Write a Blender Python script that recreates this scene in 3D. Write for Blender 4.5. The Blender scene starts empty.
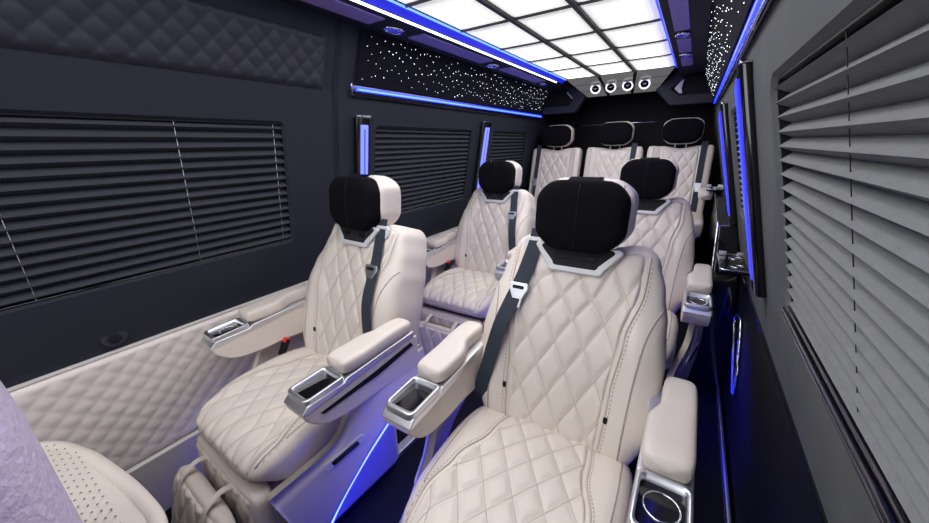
import bpy, math, random
from mathutils import Vector, Matrix
random.seed(7)
PI = math.pi
C = bpy.context.scene.collection
SC = bpy.context.scene

# ------------------------------------------------------------------ camera
# longitudinal lines of the van meet at pixel (698,140), cross lines at (-99,162): focal 347 px
F_PX = 347.0
CAM_H = 1.28                       # lens height above the floor; x = 0, y = 0 is below the lens
def _n(v): return v.normalized()
v1 = Vector((698 - 464.5, 140 - 261.5, F_PX)); v2 = Vector((-99 - 464.5, 162 - 261.5, F_PX))
ay = _n(v1); ax = -_n(v2); ax = _n(ax - ax.dot(ay) * ay)
az = ay.cross(ax)
if az.y > 0: az = -az
def w_of(c): return Vector((ax.dot(c), ay.dot(c), az.dot(c)))
cr = w_of(Vector((1, 0, 0))); cu = w_of(Vector((0, -1, 0))); cb = w_of(Vector((0, 0, -1)))
cd = bpy.data.cameras.new('camera'); cam = bpy.data.objects.new('camera', cd); C.objects.link(cam)
m = Matrix.Identity(4)
for i in range(3):
    m[i][0] = cr[i]; m[i][1] = cu[i]; m[i][2] = cb[i]
m.translation = Vector((0, 0, CAM_H))
cam.matrix_world = m
cd.sensor_fit = 'HORIZONTAL'; cd.sensor_width = 36; cd.lens = F_PX * 36 / 929; cd.clip_start = 0.02
SC.camera = cam

# ------------------------------------------------------------------ light / colour management
wd = bpy.data.worlds.new('daylight'); SC.world = wd; wd.use_nodes = True
bg = wd.node_tree.nodes['Background']; bg.inputs[0].default_value = (0.93, 0.96, 1.0, 1); bg.inputs[1].default_value = 3.4
SC.view_settings.view_transform = 'Standard'; SC.view_settings.look = 'None'
SC.view_settings.exposure = 0.12; SC.view_settings.gamma = 1.0; SC.view_settings.use_curve_mapping = False
SC.cycles.use_denoising = True
SC.cycles.max_bounces = 8; SC.cycles.diffuse_bounces = 5
SC.cycles.sample_clamp_indirect = 8.0
TILE_E = 6.1      # lit ceiling tiles
BLUE_E = 7.0
SEATBLUE_E = 42.0   # floor-level light strips on the chairs      # blue led lines

# ------------------------------------------------------------------ materials
MATS = {}
def mat(name, col, rough=.5, metal=0, bump=0, bscale=300, spec=.5, var=0, vscale=6, emit=None, estr=0, coat=0, sheen=0, voronoi=False, bdist=.002):
    if name in MATS: return MATS[name]
    M = bpy.data.materials.new(name); M.use_nodes = True
    nt = M.node_tree; P = nt.nodes['Principled BSDF']
    P.inputs['Base Color'].default_value = (*col, 1); P.inputs['Roughness'].default_value = rough
    P.inputs['Metallic'].default_value = metal; P.inputs['Specular IOR Level'].default_value = spec
    if coat: P.inputs['Coat Weight'].default_value = coat; P.inputs['Coat Roughness'].default_value = .08
    if sheen: P.inputs['Sheen Weight'].default_value = sheen
    tc = nt.nodes.new('ShaderNodeTexCoord')
    if var:
        nz = nt.nodes.new('ShaderNodeTexNoise'); nz.inputs['Scale'].default_value = vscale; nz.inputs['Detail'].default_value = 4
        nt.links.new(tc.outputs['Object'], nz.inputs['Vector'])
        mx = nt.nodes.new('ShaderNodeMix'); mx.data_type = 'RGBA'
        mx.inputs[6].default_value = (*[max(0, c * (1 - var)) for c in col], 1)
        mx.inputs[7].default_value = (*[min(1, c * (1 + var)) for c in col], 1)
        nt.links.new(nz.outputs['Fac'], mx.inputs[0]); nt.links.new(mx.outputs[2], P.inputs['Base Color'])
    if bump:
        if voronoi:
            n2 = nt.nodes.new('ShaderNodeTexVoronoi'); n2.inputs['Scale'].default_value = bscale; o2 = n2.outputs['Distance']
        else:
            n2 = nt.nodes.new('ShaderNodeTexNoise'); n2.inputs['Scale'].default_value = bscale; n2.inputs['Detail'].default_value = 3; o2 = n2.outputs['Fac']
        nt.links.new(tc.outputs['Object'], n2.inputs['Vector'])
        b = nt.nodes.new('ShaderNodeBump'); b.inputs['Strength'].default_value = bump; b.inputs['Distance'].default_value = bdist
        nt.links.new(o2, b.inputs['Height']); nt.links.new(b.outputs['Normal'], P.inputs['Normal'])
    if emit:
        P.inputs['Emission Color'].default_value = (*emit, 1); P.inputs['Emission Strength'].default_value = estr
    MATS[name] = M; return M

LEATHER = mat('cream leather', (.73, .66, .59), .42, bump=.25, bscale=420, var=.03, vscale=9)
LEATHER2 = mat('cream piping leather', (.60, .53, .46), .5, bump=.2, bscale=400)
SEAM = mat('seam thread', (.42, .37, .33), .7)
BLACKCLOTH = mat('black velvet', (.005, .005, .007), .95, bump=.5, bscale=700, spec=.08)
BLACKGLOSS = mat('black gloss plastic', (.006, .006, .008), .12, coat=.6)
BLACKMATT = mat('black matt plastic', (.008, .008, .010), .6, spec=.2)
BLACKMESH = mat('black speaker mesh', (.012, .012, .014), .6, bump=1, bscale=500, voronoi=True)
SILVER = mat('satin silver', (.78, .79, .82), .40, metal=1)
WHITEPL = mat('white bezel plastic', (.66, .66, .68), .3)
CHROME = mat('chrome', (.85, .86, .88), .08, metal=1)
BELT = mat('belt webbing', (.020, .030, .045), .75, bump=.6, bscale=900)
RED = mat('red plastic', (.75, .03, .03), .35)
SUEDE_SHADED = mat('wall leatherette tinted for shade', (.019, .022, .033), .7, bump=.25, bscale=180, var=.06, vscale=5, spec=.25)  # left wall: its dimmer light is put into the darker colour
SUEDE_LIT = mat('mottled suede tinted for light', (.12, .125, .13), .9, bump=.35, bscale=180, var=.22, vscale=7, spec=.1)  # right wall: its stronger light is put into the paler colour
SUEDEQ = mat('charcoal quilted suede', (.026, .027, .042), .6, bump=.25, bscale=300, spec=.35)
HEADL = mat('black star headliner', (.009, .009, .015), .9, bump=.3, bscale=300, spec=.1)
SOFFIT = mat('soffit black', (.010, .010, .014), .6, bump=.2, bscale=200, spec=.25)
PURPLE = mat('tinted overhead panel', (.30, .23, .58), .4)
BLIND_SHADED = mat('blind fabric tinted for shade', (.046, .050, .060), .9, bump=.4, bscale=350, var=.08, vscale=25, spec=.1)  # left blinds, darkened in the colour for the dimmer side
BLIND_LIT = mat('blind fabric tinted for light', (.20, .205, .21), .9, bump=.5, bscale=350, var=.12, vscale=40, spec=.1)  # right blinds, lightened in the colour for the brighter side
CARPET = mat('black carpet', (.010, .010, .014), .95, bump=1, bscale=400, spec=.1)
CREAMWALL = mat('cream quilted wall leather', (.74, .67, .63), .5, bump=.25, bscale=350, var=.04)
CREAMPANEL = mat('plain cream lower panel', (.50, .46, .44), .45)
WHITELINE = mat('ivory trim', (.75, .72, .70), .4)
GLASS = mat('tinted window glass', (.004, .004, .005), .08)
TILERIM = mat('lit ceiling tile rim', (.8, .8, .78), .4, emit=(1.0, 1.0, .93), estr=.48)
TILEEDGE = mat('lit ceiling tile edge', (.8, .8, .78), .4, emit=(1.0, 1.0, .95), estr=.70)
GRIDBAR = mat('grey grid bar', (.045, .045, .045), .5)
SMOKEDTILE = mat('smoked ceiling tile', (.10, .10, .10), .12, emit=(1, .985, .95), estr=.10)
TILE = mat('lit ceiling tile', (.8, .8, .78), .4, emit=(1.0, .985, .95), estr=TILE_E)
BLUE = mat('blue led', (.02, .03, .2), .4, emit=(.006, .014, 1.0), estr=BLUE_E)
SEATBLUE = mat('blue seat led', (.02, .03, .2), .4, emit=(.012, .02, 1.0), estr=SEATBLUE_E)
BLUEBRIGHT = mat('bright blue led core', (.1, .2, .6), .4, emit=(.10, .24, 1.0), estr=2.2)
BLUELENS = mat('blue pillar lens', (.1, .12, .5), .3, emit=(.14, .17, 1.0), estr=1.6)
BLUEDIM = mat('dim blue pillar lens', (.06, .06, .4), .3, emit=(.018, .018, 1.0), estr=2.0)
COVE_GLOW = mat('blue cove', (.03, .04, .35), .4, emit=(.006, .012, .9), estr=.6)  # cove surface glows by itself in place of led light falling on it
WHITELED = mat('white led line', (.9, .9, .9), .4, emit=(.92, .93, 1.0), estr=3.0)
RINGLED = mat('ring led', (.9, .9, .9), .4, emit=(.85, .88, 1.0), estr=.95)
STAR = mat('fibre star', (1, 1, 1), .4, emit=(.85, .9, 1.0), estr=4.0)
HIDE_BLUELIT = mat('grained hide tinted for blue light', (.60, .53, .70), .5, bump=1.0, bscale=75, var=.03, bdist=.004)  # cream hide with the blue-purple light on it put into the colour
PERF = mat('perforation', (.10, .09, .09), .8)
BLUECLOTH = mat('blue tie strap', (.03, .09, .5), .6)

# ------------------------------------------------------------------ helpers
def setp(o, label=None, cat=None, group=None, kind=None):
    if label: o['label'] = label
    if cat: o['category'] = cat
    if group: o['group'] = group
    if kind: o['kind'] = kind
    return o
def mesh_obj(name, verts, faces, material, parent=None, smooth=True, bevel=0, seg=2, auto=None):
    me = bpy.data.meshes.new(name); me.from_pydata([tuple(v) for v in verts], [], faces); me.update()
    me.materials.append(material)
    if smooth:
        for p in me.polygons: p.use_smooth = True
    o = bpy.data.objects.new(name, me); C.objects.link(o)
    if parent: o.parent = parent
    if bevel:
        b = o.modifiers.new('bevel', 'BEVEL'); b.width = bevel; b.segments = seg; b.limit_method = 'ANGLE'; b.angle_limit = .6
        w = o.modifiers.new('wn', 'WEIGHTED_NORMAL')
    return o
def empty(name, loc, label, cat, group=None, rz=0):
    o = bpy.data.objects.new(name, None); C.objects.link(o); o.location = loc; o.rotation_euler.z = rz
    o.empty_display_size = .05
    return setp(o, label, cat, group)
class MB:
    """collects verts and faces"""
    def __init__(s): s.v = []; s.f = []
    def box(s, x0, x1, y0, y1, z0, z1):
        b = len(s.v)
        s.v += [(x, y, z) for z in (z0, z1) for y in (y0, y1) for x in (x0, x1)]
        s.f += [[b+i for i in q] for q in ((0,2,3,1),(4,5,7,6),(0,1,5,4),(2,6,7,3),(0,4,6,2),(1,3,7,5))]
        return s
    def prism(s, poly, fn0, fn1):
        """poly: 2-D outline; fn0/fn1 map (u,v) to the two end faces"""
        b = len(s.v); n = len(poly)
        s.v += [fn0(*p) for p in poly] + [fn1(*p) for p in poly]
        s.f += [list(range(b, b+n))[::-1], list(range(b+n, b+2*n))]
        s.f += [[b+i, b+(i+1) % n, b+n+(i+1) % n, b+n+i] for i in range(n)]
        return s
    def grid(s, fn, nu, nv, closed_u=False):
        b = len(s.v)
        for j in range(nv+1):
            for i in range(nu if closed_u else nu+1): s.v.append(fn(i/nu, j/nv))
        w = nu if closed_u else nu+1
        for j in range(nv):
            for i in range(nu):
                i2 = (i+1) % w
                s.f.append([b+j*w+i, b+j*w+i2, b+(j+1)*w+i2, b+(j+1)*w+i])
        return s
    def tube(s, pts, r, n=6, closed=False, flat=1.0, up=None):
        pts = [Vector(p) for p in pts]; b = len(s.v); k = len(pts)
        for i, p in enumerate(pts):
            a = pts[(i-1) % k] if (closed or i > 0) else p
            c = pts[(i+1) % k] if (closed or i < k-1) else p
            t = (c-a).normalized()
            u = Vector(up) if up else (Vector((0,0,1)) if abs(t.z) < .9 else Vector((1,0,0)))
            x = t.cross(u).normalized(); y = x.cross(t)
            rr = r[i] if isinstance(r, (list, tuple)) else r
            for q in range(n):
                an = 2*PI*q/n
                s.v.append(tuple(p + x*math.cos(an)*rr + y*math.sin(an)*rr*flat))
        for i in range(k if closed else k-1):
            i2 = (i+1) % k
            for q in range(n):
                q2 = (q+1) % n
                s.f.append([b+i*n+q, b+i*n+q2, b+i2*n+q2, b+i2*n+q])
        if not closed:
            s.f.append([b+q for q in range(n)][::-1]); s.f.append([b+(k-1)*n+q for q in range(n)])
        return s
    def build(s, name, material, parent=None, **kw): return mesh_obj(name, s.v, s.f, material, parent, **kw)
def interp(tab, t):
    if t <= tab[0][0]: return tab[0][1]
    for (a, x), (b, y) in zip(tab, tab[1:]):
        if t <= b:
            k = (t-a)/(b-a); k = k*k*(3-2*k); return x+(y-x)*k
    return tab[-1][1]
def lin(tab, t):
    if t <= tab[0][0]: return tab[0][1]
    for (a, x), (b, y) in zip(tab, tab[1:]):
        if t <= b: return x+(y-x)*(t-a)/(b-a)
    return tab[-1][1]
def sstep(a, b, x):
    k = min(1, max(0, (x-a)/(b-a))); return k*k*(3-2*k)
def rrect(w, h, r, n=4, cx=0, cy=0):
    P = []
    for (sx, sy, a0) in ((1, 1, 0), (-1, 1, 90), (-1, -1, 180), (1, -1, 270)):
        for k in range(n+1):
            a = math.radians(a0+90*k/n)
            P.append((cx+sx*(w/2-r)+r*math.cos(a), cy+sy*(h/2-r)+r*math.sin(a)))
    return P
def smooth_path(pts, n=8):
    P = [Vector(p) for p in pts]; out = []
    for i in range(len(P)-1):
        p0 = P[max(0, i-1)]; p1 = P[i]; p2 = P[i+1]; p3 = P[min(len(P)-1, i+2)]
        for k in range(n):
            t = k/n
            out.append(.5*((2*p1)+(p2-p0)*t+(2*p0-5*p1+4*p2-p3)*t*t+(3*p1-p0-3*p2+p3)*t**3))
    out.append(P[-1]); return out
def quilt(p, q, amp, k=.4):
    return amp*(abs(math.sin(PI*p))*abs(math.sin(PI*q)))**k

def dquilt(a, l, sx, sz, c, amp, w=.011):
    p = a/sx+l/sz+c; q = a/sx-l/sz+c; k = sx*sz/math.hypot(sx, sz)
    g = 1.0
    for f in (p, q):
        d = abs(f-round(f))*k/w
        g *= 1-math.exp(-d*d*1.6)
    return amp*(.62*g+.38*(abs(math.sin(PI*p)*math.sin(PI*q)))**.6)
class Pad:
    """upholstered body: x is across, spine(t) gives (y,z) and the outward normal in the y-z plane"""
    def __init__(s, spine, L, W, F, D, p=5, qe=7, qc=9, x0=0, dip=None):
        s.spine = spine; s.L = L; s.W = W; s.F = F; s.D = D; s.p = p; s.qe = qe; s.qc = qc; s.x0 = x0; s.dip = dip
    def wt(s, t): return s.W(t)*max(0, 1-abs(2*t-1)**s.qc)**(1/s.qc)
    def et(s, t): return max(0, 1-abs(2*t-1)**s.qe)**(1/s.qe)
    def pos(s, a, t, n):
        tt = t-(s.dip(a)*sstep(.55, 1, t)/s.L if s.dip else 0)
        (y, z), (ny, nz) = s.spine(tt)
        return ((s.x0(t) if callable(s.x0) else s.x0)+a, y+ny*n, z+nz*n)
    def nf(s, a, t):
        w = s.wt(t); k = min(1, abs(a)/w) if w > 1e-6 else 1
        return s.F(a, t)*max(0, 1-k**s.p)**(1/s.p)*s.et(t)
    def nb(s, a, t):
        w = s.wt(t); k = min(1, abs(a)/w) if w > 1e-6 else 1
        return -s.D(t)*max(0, 1-k**4)**.25*s.et(t)
    def ts(s, nt): return [.5-.5*math.cos(PI*(.5*(i/nt)+.5*(math.acos(1-2*(i/nt))/PI) if 0 < i < nt else i/nt)) for i in range(nt+1)]
    def shell(s, name, material, parent, na=22, nt=26, quiltfn=None):
        ts = s.ts(nt); V = []; Fc = []; N = 2*na
        ss = [-math.cos(PI*i/na) for i in range(na+1)]
        for t in ts:
            w = s.wt(t)
            for i in range(na): a = w*ss[i]; V.append(s.pos(a, t, s.nf(a, t)+(quiltfn(a, t)*(1-ss[i]**4)*s.et(t) if quiltfn else 0)))
            for i in range(na, 0, -1): a = w*ss[i]; V.append(s.pos(a, t, s.nb(a, t)))
        for j in range(nt):
            for i in range(N):
                i2 = (i+1) % N
                Fc.append([j*N+i, j*N+i2, (j+1)*N+i2, (j+1)*N+i])
        return mesh_obj(name, V, Fc, material, parent)
    def insert(s, name, material, parent, wi, t0, t1, lift, qf, na=44, nt=70):
        def fn(u, v):
            t = t0+(t1-t0)*v; h = wi(t); a = h*(2*u-1)
            e = min(1, (1-abs(2*u-1))*h/.012)*min(1, min(v, 1-v)*(t1-t0)*s.L/.012)
            e = math.sin(e*PI/2)
            return s.pos(a, t, s.nf(a, t)-.006+(lift+.006)*e+qf(a, t*s.L)*e)
        return MB().grid(fn, na, nt).build(name, material, parent)
    def quilt_lines(s, name, material, parent, wi, t0, t1, sx, sz, c, r=.0013, lift=.0046):
        mb = MB()
        for sgn in (1, -1):
            for k in range(-12, 22):
                run = []
                for i in range(121):
                    t = t0+(t1-t0)*i/120; l = t*s.L
                    a = sx*(k-c-sgn*l/sz)
                    if abs(a) < wi(t)-.005: run.append(s.pos(a, t, s.nf(a, t)+lift))
                    else:
                        if len(run) > 3: mb.tube(run, r, 4)
                        run = []
                if len(run) > 3: mb.tube(run, r, 4)
        return mb.build(name, material, parent)
    def seam(s, path, r=.0022, n=5, off=0):
        return [s.pos(a, t, s.nf(a, t)+off) for a, t in path]

# ------------------------------------------------------------------ the van body
LP = [(0, -1.53), (.68, -1.508), (.89, -1.472), (1.39, -1.385), (1.53, -1.354), (1.765, -1.27), (1.95, -1.2)]
RP = [(0, .31), (.68, .272), (.89, .230), (1.39, .105), (1.53, .078), (1.765, -.022), (1.95, -.09)]
def wx(side, z): return lin(LP if side < 0 else RP, z)
Y0, Y1 = -1.9, 4.2
def wall_sheet(side, y0, y1, z0, z1, off=0, ny=1, nz=6):
    """sheet following the wall; off > 0 is into the room"""
    return MB().grid(lambda u, v: (wx(side, z0+(z1-z0)*v)-side*off, y0+(y1-y0)*u, z0+(z1-z0)*v), ny, nz)
REVEALS = {-1: MB(), 1: MB()}
def wall_hole(mb, side, y0, y1, z0, z1, hy0, hy1, hz0, hz1, r=.03, depth=.05, n=6, off=0):
    """wall rectangle with a rounded window opening and its reveal"""
    P = rrect(hy1-hy0, hz1-hz0, r, n, (hy0+hy1)/2, (hz0+hz1)/2)
    b = len(mb.v); k = len(P); cy, cz = (hy0+hy1)/2, (hz0+hz1)/2
    def onrect(p):
        # corner arcs go to the matching outer edges
        dy = p[0]-cy; dz = p[1]-cz
        Sy = (hy1-hy0)/2; Sz = (hz1-hz0)/2
        fy, fz = dy/Sy, dz/Sz
        mm = max(abs(fy), abs(fz)); fy /= mm; fz /= mm
        return ((y1+y0)/2+fy*(y1-y0)/2, (z1+z0)/2+fz*(z1-z0)/2)
    O = [onrect(p) for p in P]
    for c, (cy_, cz_) in enumerate(((y1, z1), (y0, z1), (y0, z0), (y1, z0))): O[c*(n+1)+n//2] = (cy_, cz_)
    def rings(A, offa, B, offb, seg, mb=mb):
        bb = len(mb.v)
        for j in range(seg+1):
            f = j/seg
            for (a, q) in zip(A, B):
                y = a[0]+(q[0]-a[0])*f; z = a[1]+(q[1]-a[1])*f; o = offa+(offb-offa)*f
                mb.v.append((wx(side, z)-side*o, y, z))
        for j in range(seg):
            for i in range(k):
                i2 = (i+1) % k; mb.f.append([bb+j*k+i, bb+j*k+i2, bb+(j+1)*k+i2, bb+(j+1)*k+i])
    rings(O, off, P, off, 4)
    P2 = rrect(hy1-hy0-.016, hz1-hz0-.016, max(.004, r-.008), n, cy, cz)
    rings(P, off, P2, off-.010, 2)
    rings(P2, off-.010, P2, off-depth, 2, REVEALS[side])
    return mb

# floor, ceiling shell, rear
setp(MB().box(-1.6, .42, Y0, Y1, -.05, 0).build('floor', CARPET, smooth=False), kind='structure')
setp(MB().box(-1.35, .0, Y0+.75, Y1, 1.84, 1.90).build('ceiling', SOFFIT, smooth=False), kind='structure')
setp(MB().box(-1.6, .42, Y1-.05, Y1, 0, 1.95).build('wall_rear', BLACKMATT, smooth=False), kind='structure')

# left wall: suede tinted for shade, three window openings, unseen cab opening enlarged for daylight
WL = []   # window openings: (side, y0, y1, z0, z1)
lw = MB()
W_L1 = (-.60, .862, .893, 1.392); W_L2 = (1.345, 2.30, .893, 1.392); W_L3 = (2.62, 3.34, .893, 1.392)
wall_hole(lw, -1, Y0, -.78, .68, 1.53, -1.85, -.84, .72, 1.49, .06)  # unseen cab door window, enlarged to throw daylight on the right side
wall_hole(lw, -1, -.78, 1.085, .68, 1.53, *W_L1, .022)
wall_hole(lw, -1, 1.115, 2.43, .68, 1.53, *W_L2, .03)
wall_hole(lw, -1, 2.43, 3.75, .68, 1.53, *W_L3, .03)
lw.grid(lambda u, v: (wx(-1, .68+.85*v)-.0, 3.75+(Y1-3.75)*u, .68+.85*v), 1, 6)
# rolled seam between the front panel and the rear panel
def seamfn(u, v):
    z = .68+1.1*v; y = 1.085+.03*u
    return (wx(-1, z)-.012*math.sin(PI*u), y, z)
lw.grid(seamfn, 6, 8)
# lower wall, behind the cream panels, and upper wall
lw.grid(lambda u, v: (wx(-1, .68*v)-.01, Y0+(Y1-Y0)*u, .68*v), 1, 3)
lw.grid(lambda u, v: (wx(-1, 1.53+.42*v), Y0+(1.085-Y0)*u, 1.53+.42*v), 1, 4)
lw.grid(lambda u, v: (wx(-1, 1.53+.42*v), 1.115+(Y1-1.115)*u, 1.53+.42*v), 1, 4)
wall_left = setp(lw.build('wall_left', SUEDE_SHADED), kind='structure')
rw = MB()
W_R1 = (-.62, 1.0, .905, 1.40); W_R2 = (1.66, 2.06, .95, 1.40)
wall_hole(rw, 1, -.80, 1.30, .68, 1.53, *W_R1, .05)
wall_hole(rw, 1, 1.30, 2.60, .68, 1.53, *W_R2, .03)
rw.grid(lambda u, v: (wx(1, .68+.85*v), 2.60+(Y1-2.60)*u, .68+.85*v), 1, 6)
rw.grid(lambda u, v: (wx(1, .68+.85*v), Y0+(-.80-Y0)*u, .68+.85*v), 1, 6)  # unseen cab side kept windowless so daylight enters from the left
rw.grid(lambda u, v: (wx(1, 1.53+.42*v), Y0+(Y1-Y0)*u, 1.53+.42*v), 1, 4)
wall_right = setp(rw.build('wall_right', SUEDE_LIT), kind='structure')
REVEALS[-1].build('window_reveal', BLACKMATT, wall_left); REVEALS[1].build('window_reveal', BLACKMATT, wall_right)
wall_sheet(1, Y0, Y1, 0, .68, .004, 1, 3).build('lower_panel', BLACKMATT, wall_right)
MB().box(.266, .280, Y0, Y1, .677, .682).build('panel_edge', BLACKGLOSS, wall_right, smooth=False)
# outer body skin, one step outside the trim
for nm, x0_, x1_ in (('wall_left_outer', -1.66, -1.62), ('wall_right_outer', .44, .48)):
    setp(MB().box(x0_, x1_, -.80, Y1, -.05, 1.98).build(nm, BLACKMATT, smooth=False), kind='structure')
setp(MB().box(-1.66, .48, -.80, Y1, 1.95, 1.98).build('ceiling_outer', BLACKMATT, smooth=False), kind='structure')
# cab bulkhead below the windscreen
setp(MB().box(-1.6, .42, Y0-.05, Y0, 0, 1.10).build('wall_front', BLACKMATT, smooth=False), kind='structure')

# quilted charcoal panel above the front left window
def qd(y, z, sx, sz, amp, k=.45): return quilt(y/sx+z/sz, y/sx-z/sz, amp, k)
qy0, qy1, qz0, qz1 = -.7, 1.04, 1.520, 1.705
def qfn(u, v):
    y = qy0+(qy1-qy0)*u; z = qz0+(qz1-qz0)*v
    # rounded rear corner
    e = min(1, min(1-u, 1)*(qy1-qy0)/.03)*min(1, min(v, 1-v)*(qz1-qz0)/.02)
    e = math.sin(e*PI/2)
    return (wx(-1, z)+.002+e*.012+e*qd(y, z, .066, .066, .0085), y, z)
MB().grid(qfn, 330, 44).build('quilted_panel', SUEDEQ, wall_left)
# cream quilted dado with ivory top line, plain panel below
cy0, cy1, cz0, cz1 = -.8, 3.4, .24, .672
def cfn(u, v):
    y = cy0+(cy1-cy0)*u; z = cz0+(cz1-cz0)*v
    e = math.sin(min(1, min(v, 1-v)*(cz1-cz0)/.02)*PI/2)
    return (wx(-1, z)+.006+e*.014+e*qd(y, z, .066, .060, .0038, .7), y, z)
MB().grid(cfn, 700, 72).build('quilted_dado', CREAMWALL, wall_left)
MB().box(-1.512, -1.494, cy0, cy1, .6735, .6775).build('dado_top_trim', WHITELINE, wall_left, smooth=False)
MB().box(-1.535, -1.490, cy0, cy1, .0, .236).build('plain_lower_panel', CREAMPANEL, wall_left, smooth=False, bevel=.004)
MB().box(-1.535, -1.4885, cy0, cy1, .234, .239).build('lower_panel_trim', WHITELINE, wall_left, smooth=False)
# starlight panels
def stars(side, y0, y1, parent, n):
    o = wall_sheet(side, y0, y1, 1.56, 1.762, .012, 4, 6).build('starlight_panel', HEADL, parent)
    mb = MB()
    for i in range(n):
        y = y0+.03+(y1-y0-.06)*((i+random.random())/n); z = 1.575+.175*((i*.618+.25*random.random()) % 1)
        r = random.choice((.0011, .0013, .0015, .0021))*(.75+.28*max(0, y))
        x = wx(side, z)-side*.0125
        b = len(mb.v); k = 5
        for q in range(k): mb.v.append((x-side*.0005, y+r*math.cos(2*PI*q/k), z+r*math.sin(2*PI*q/k)))
        mb.v.append((x-side*.0025, y, z))
        for q in range(k): mb.f.append([b+q, b+(q+1) % k, b+k])
    s = mb.build('star_points', STAR, o, smooth=False); s['kind'] = 'stuff'
stars(-1, 1.2, 3.52, wall_left, 230)
stars(1, -.4, 3.40, wall_right, 340)

# ceiling soffits on both sides with tinted panels
def soffit(name, x0, x1, y0, y1, z=1.765):
    o = setp(MB().box(x0, x1, y0, y1, z, z+.09).build(name, SOFFIT, smooth=False), kind='structure')
    return o
sl = soffit('trim_1', -1.30, -1.052, -.8, 3.55)
sr = soffit('trim_2', -.196, .0, -.8, 3.45)

# ------------------------------------------------------------------ lit ceiling
CX = [-1.012, -.746, -.480, -.214]; CZ = 1.79
CY = [-.8, -.4, 0, .40, .80, 1.20, 1.585, 1.99, 2.38, 2.77, 3.205]
cl = empty('ceiling_light', (-.613, 1.2, CZ), 'white lit ceiling of backlit glass tiles in a dark grid', 'ceiling light')
def part(mb, name, material, parent, **kw):
    """build in world space, then parent to an empty placed in the world"""
    o = mb.build(name, material, None, **kw); o.parent = parent
    o.matrix_parent_inverse = Matrix.Translation(-Vector(parent.location)) if parent.type == 'EMPTY' else Matrix.Identity(4)
    return o
def tile(x0, x1, y0, y1):
    mb = MB()
    g = .004
    x0 += g; x1 -= g; y0 += g; y1 -= g
    def fn(u, v):
        e = min(1, min(u, 1-u)*(x1-x0)/.03)*min(1, min(v, 1-v)*(y1-y0)/.03)
        return (x0+(x1-x0)*u, y0+(y1-y0)*v, CZ+.006-.010*math.sin(e*PI/2))
    return mb.grid(fn, 14, 14)
for i in range(3):
    for j in range(len(CY)-1):
        o = part(tile(CX[i], CX[i+1], CY[j], CY[j+1]), 'light_tile', TILE, cl)
        o.data.materials.append(TILERIM); o.data.materials.append(TILEEDGE)
        for p in o.data.polygons:
            q = min(p.index % 14, 13-p.index % 14, p.index//14, 13-p.index//14)
            p.material_index = (1, 2, 0)[min(q, 2)]
for i, x in enumerate(CX[1:-1]):
    part(MB().box(x-.0105, x+.0105, CY[0], CY[-1], CZ-.010, CZ+.02), 'long_bar', GRIDBAR, cl, smooth=False, bevel=.003)
for y in CY[1:-1]:
    part(MB().box(CX[0], CX[-1], y-.0042, y+.0042, CZ-.004, CZ+.02), 'cross_bar', GRIDBAR, cl, smooth=False)
part(MB().box(CX[0]-.005, CX[-1]+.005, CY[0], CY[-1], CZ+.012, CZ+.03), 'backing_plate', BLACKMATT, cl, smooth=False)

# blue cove and led lines along the lit ceiling
def line_light(name, label, x0, x1, y0, y1, z, material, housing=None, group=None, cat='light strip'):
    o = MB().box(x0, x1, y0, y1, z-.004, z+.006).build(name, material, smooth=False)
    return setp(o, label, cat, group)
cv = empty('cove_light', (-1.03, 1.2, 1.78), 'blue cove light with bright blue line along the lit ceiling, star wall side', 'cove light')
part(MB().grid(lambda u, v: (-1.050+.034*u, -.8+4.02*v, 1.766+.022*u), 2, 8), 'cove_face', COVE_GLOW, cv)
part(MB().tube([(-1.015, -.8, 1.789), (-1.015, 3.21, 1.789)], .0045, 8), 'light_line', BLUEBRIGHT, cv)
part(MB().box(-1.061, -1.053, -.8, 3.1, 1.759, 1.768), 'white_line', WHITELED, cv, smooth=False)
cv2 = empty('cove_light', (-.2, 1.2, 1.78), 'thin blue cove light beside the lit ceiling, over the large grey blind', 'cove light')
part(MB().grid(lambda u, v: (-.212+.014*u, -.8+4.0*v, 1.789-.020*u), 2, 8), 'cove_face', COVE_GLOW, cv2)
part(MB().tube([(-.212, -.8, 1.787), (-.212, 3.2, 1.787)], .004, 8), 'light_line', BLUE, cv2)

# tinted overhead panels and oval lamps in the soffits
def overhead_panel(x0, x1, y0, y1, label, z=1.765):
    o = MB().box(x0, x1, y0, y1, z-.006, z).build('overhead_panel', PURPLE, smooth=False, bevel=.002)
    setp(o, label, 'panel', 'tinted overhead panels')
def oval_lamp(x, y, label, rx=.032, ry=.05, z=1.765):
    t = empty('oval_vent', (x, y, z), label, 'vent', 'oval overhead vents')
    ring = [(x+rx*math.cos(2*PI*k/28), y+ry*math.sin(2*PI*k/28), z-.005) for k in range(28)]
    part(MB().tube(ring, .005, 8, closed=True), 'rim', CHROME, t)
    mb = MB(); b = 0
    mb.v = [(x, y, z-.010)]+[(x+rx*math.cos(2*PI*k/28), y+ry*math.sin(2*PI*k/28), z-.004) for k in range(28)]
    mb.f = [[0, 1+(k+1) % 28, 1+k] for k in range(28)]
    part(mb, 'cover', mat('blue lit lens', (.05, .07, .5), .2, emit=(.03, .05, .8), estr=.6), t)
    for k in (-.4, 0, .4):
        part(MB().box(x-rx*.7, x+rx*.7, y+ry*k-.003, y+ry*k+.003, z-.012, z-.007), 'louvre', CHROME, t, smooth=False)
for (a, b, w_) in ((.55, 1.18, 'above the wide blind'), (1.42, 2.08, 'above the mid-width blind'), (2.32, 2.98, 'above the narrow blind')):
    overhead_panel(-1.196, -1.105, a, b, 'purple tinted overhead panel in the soffit '+w_)
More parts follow.
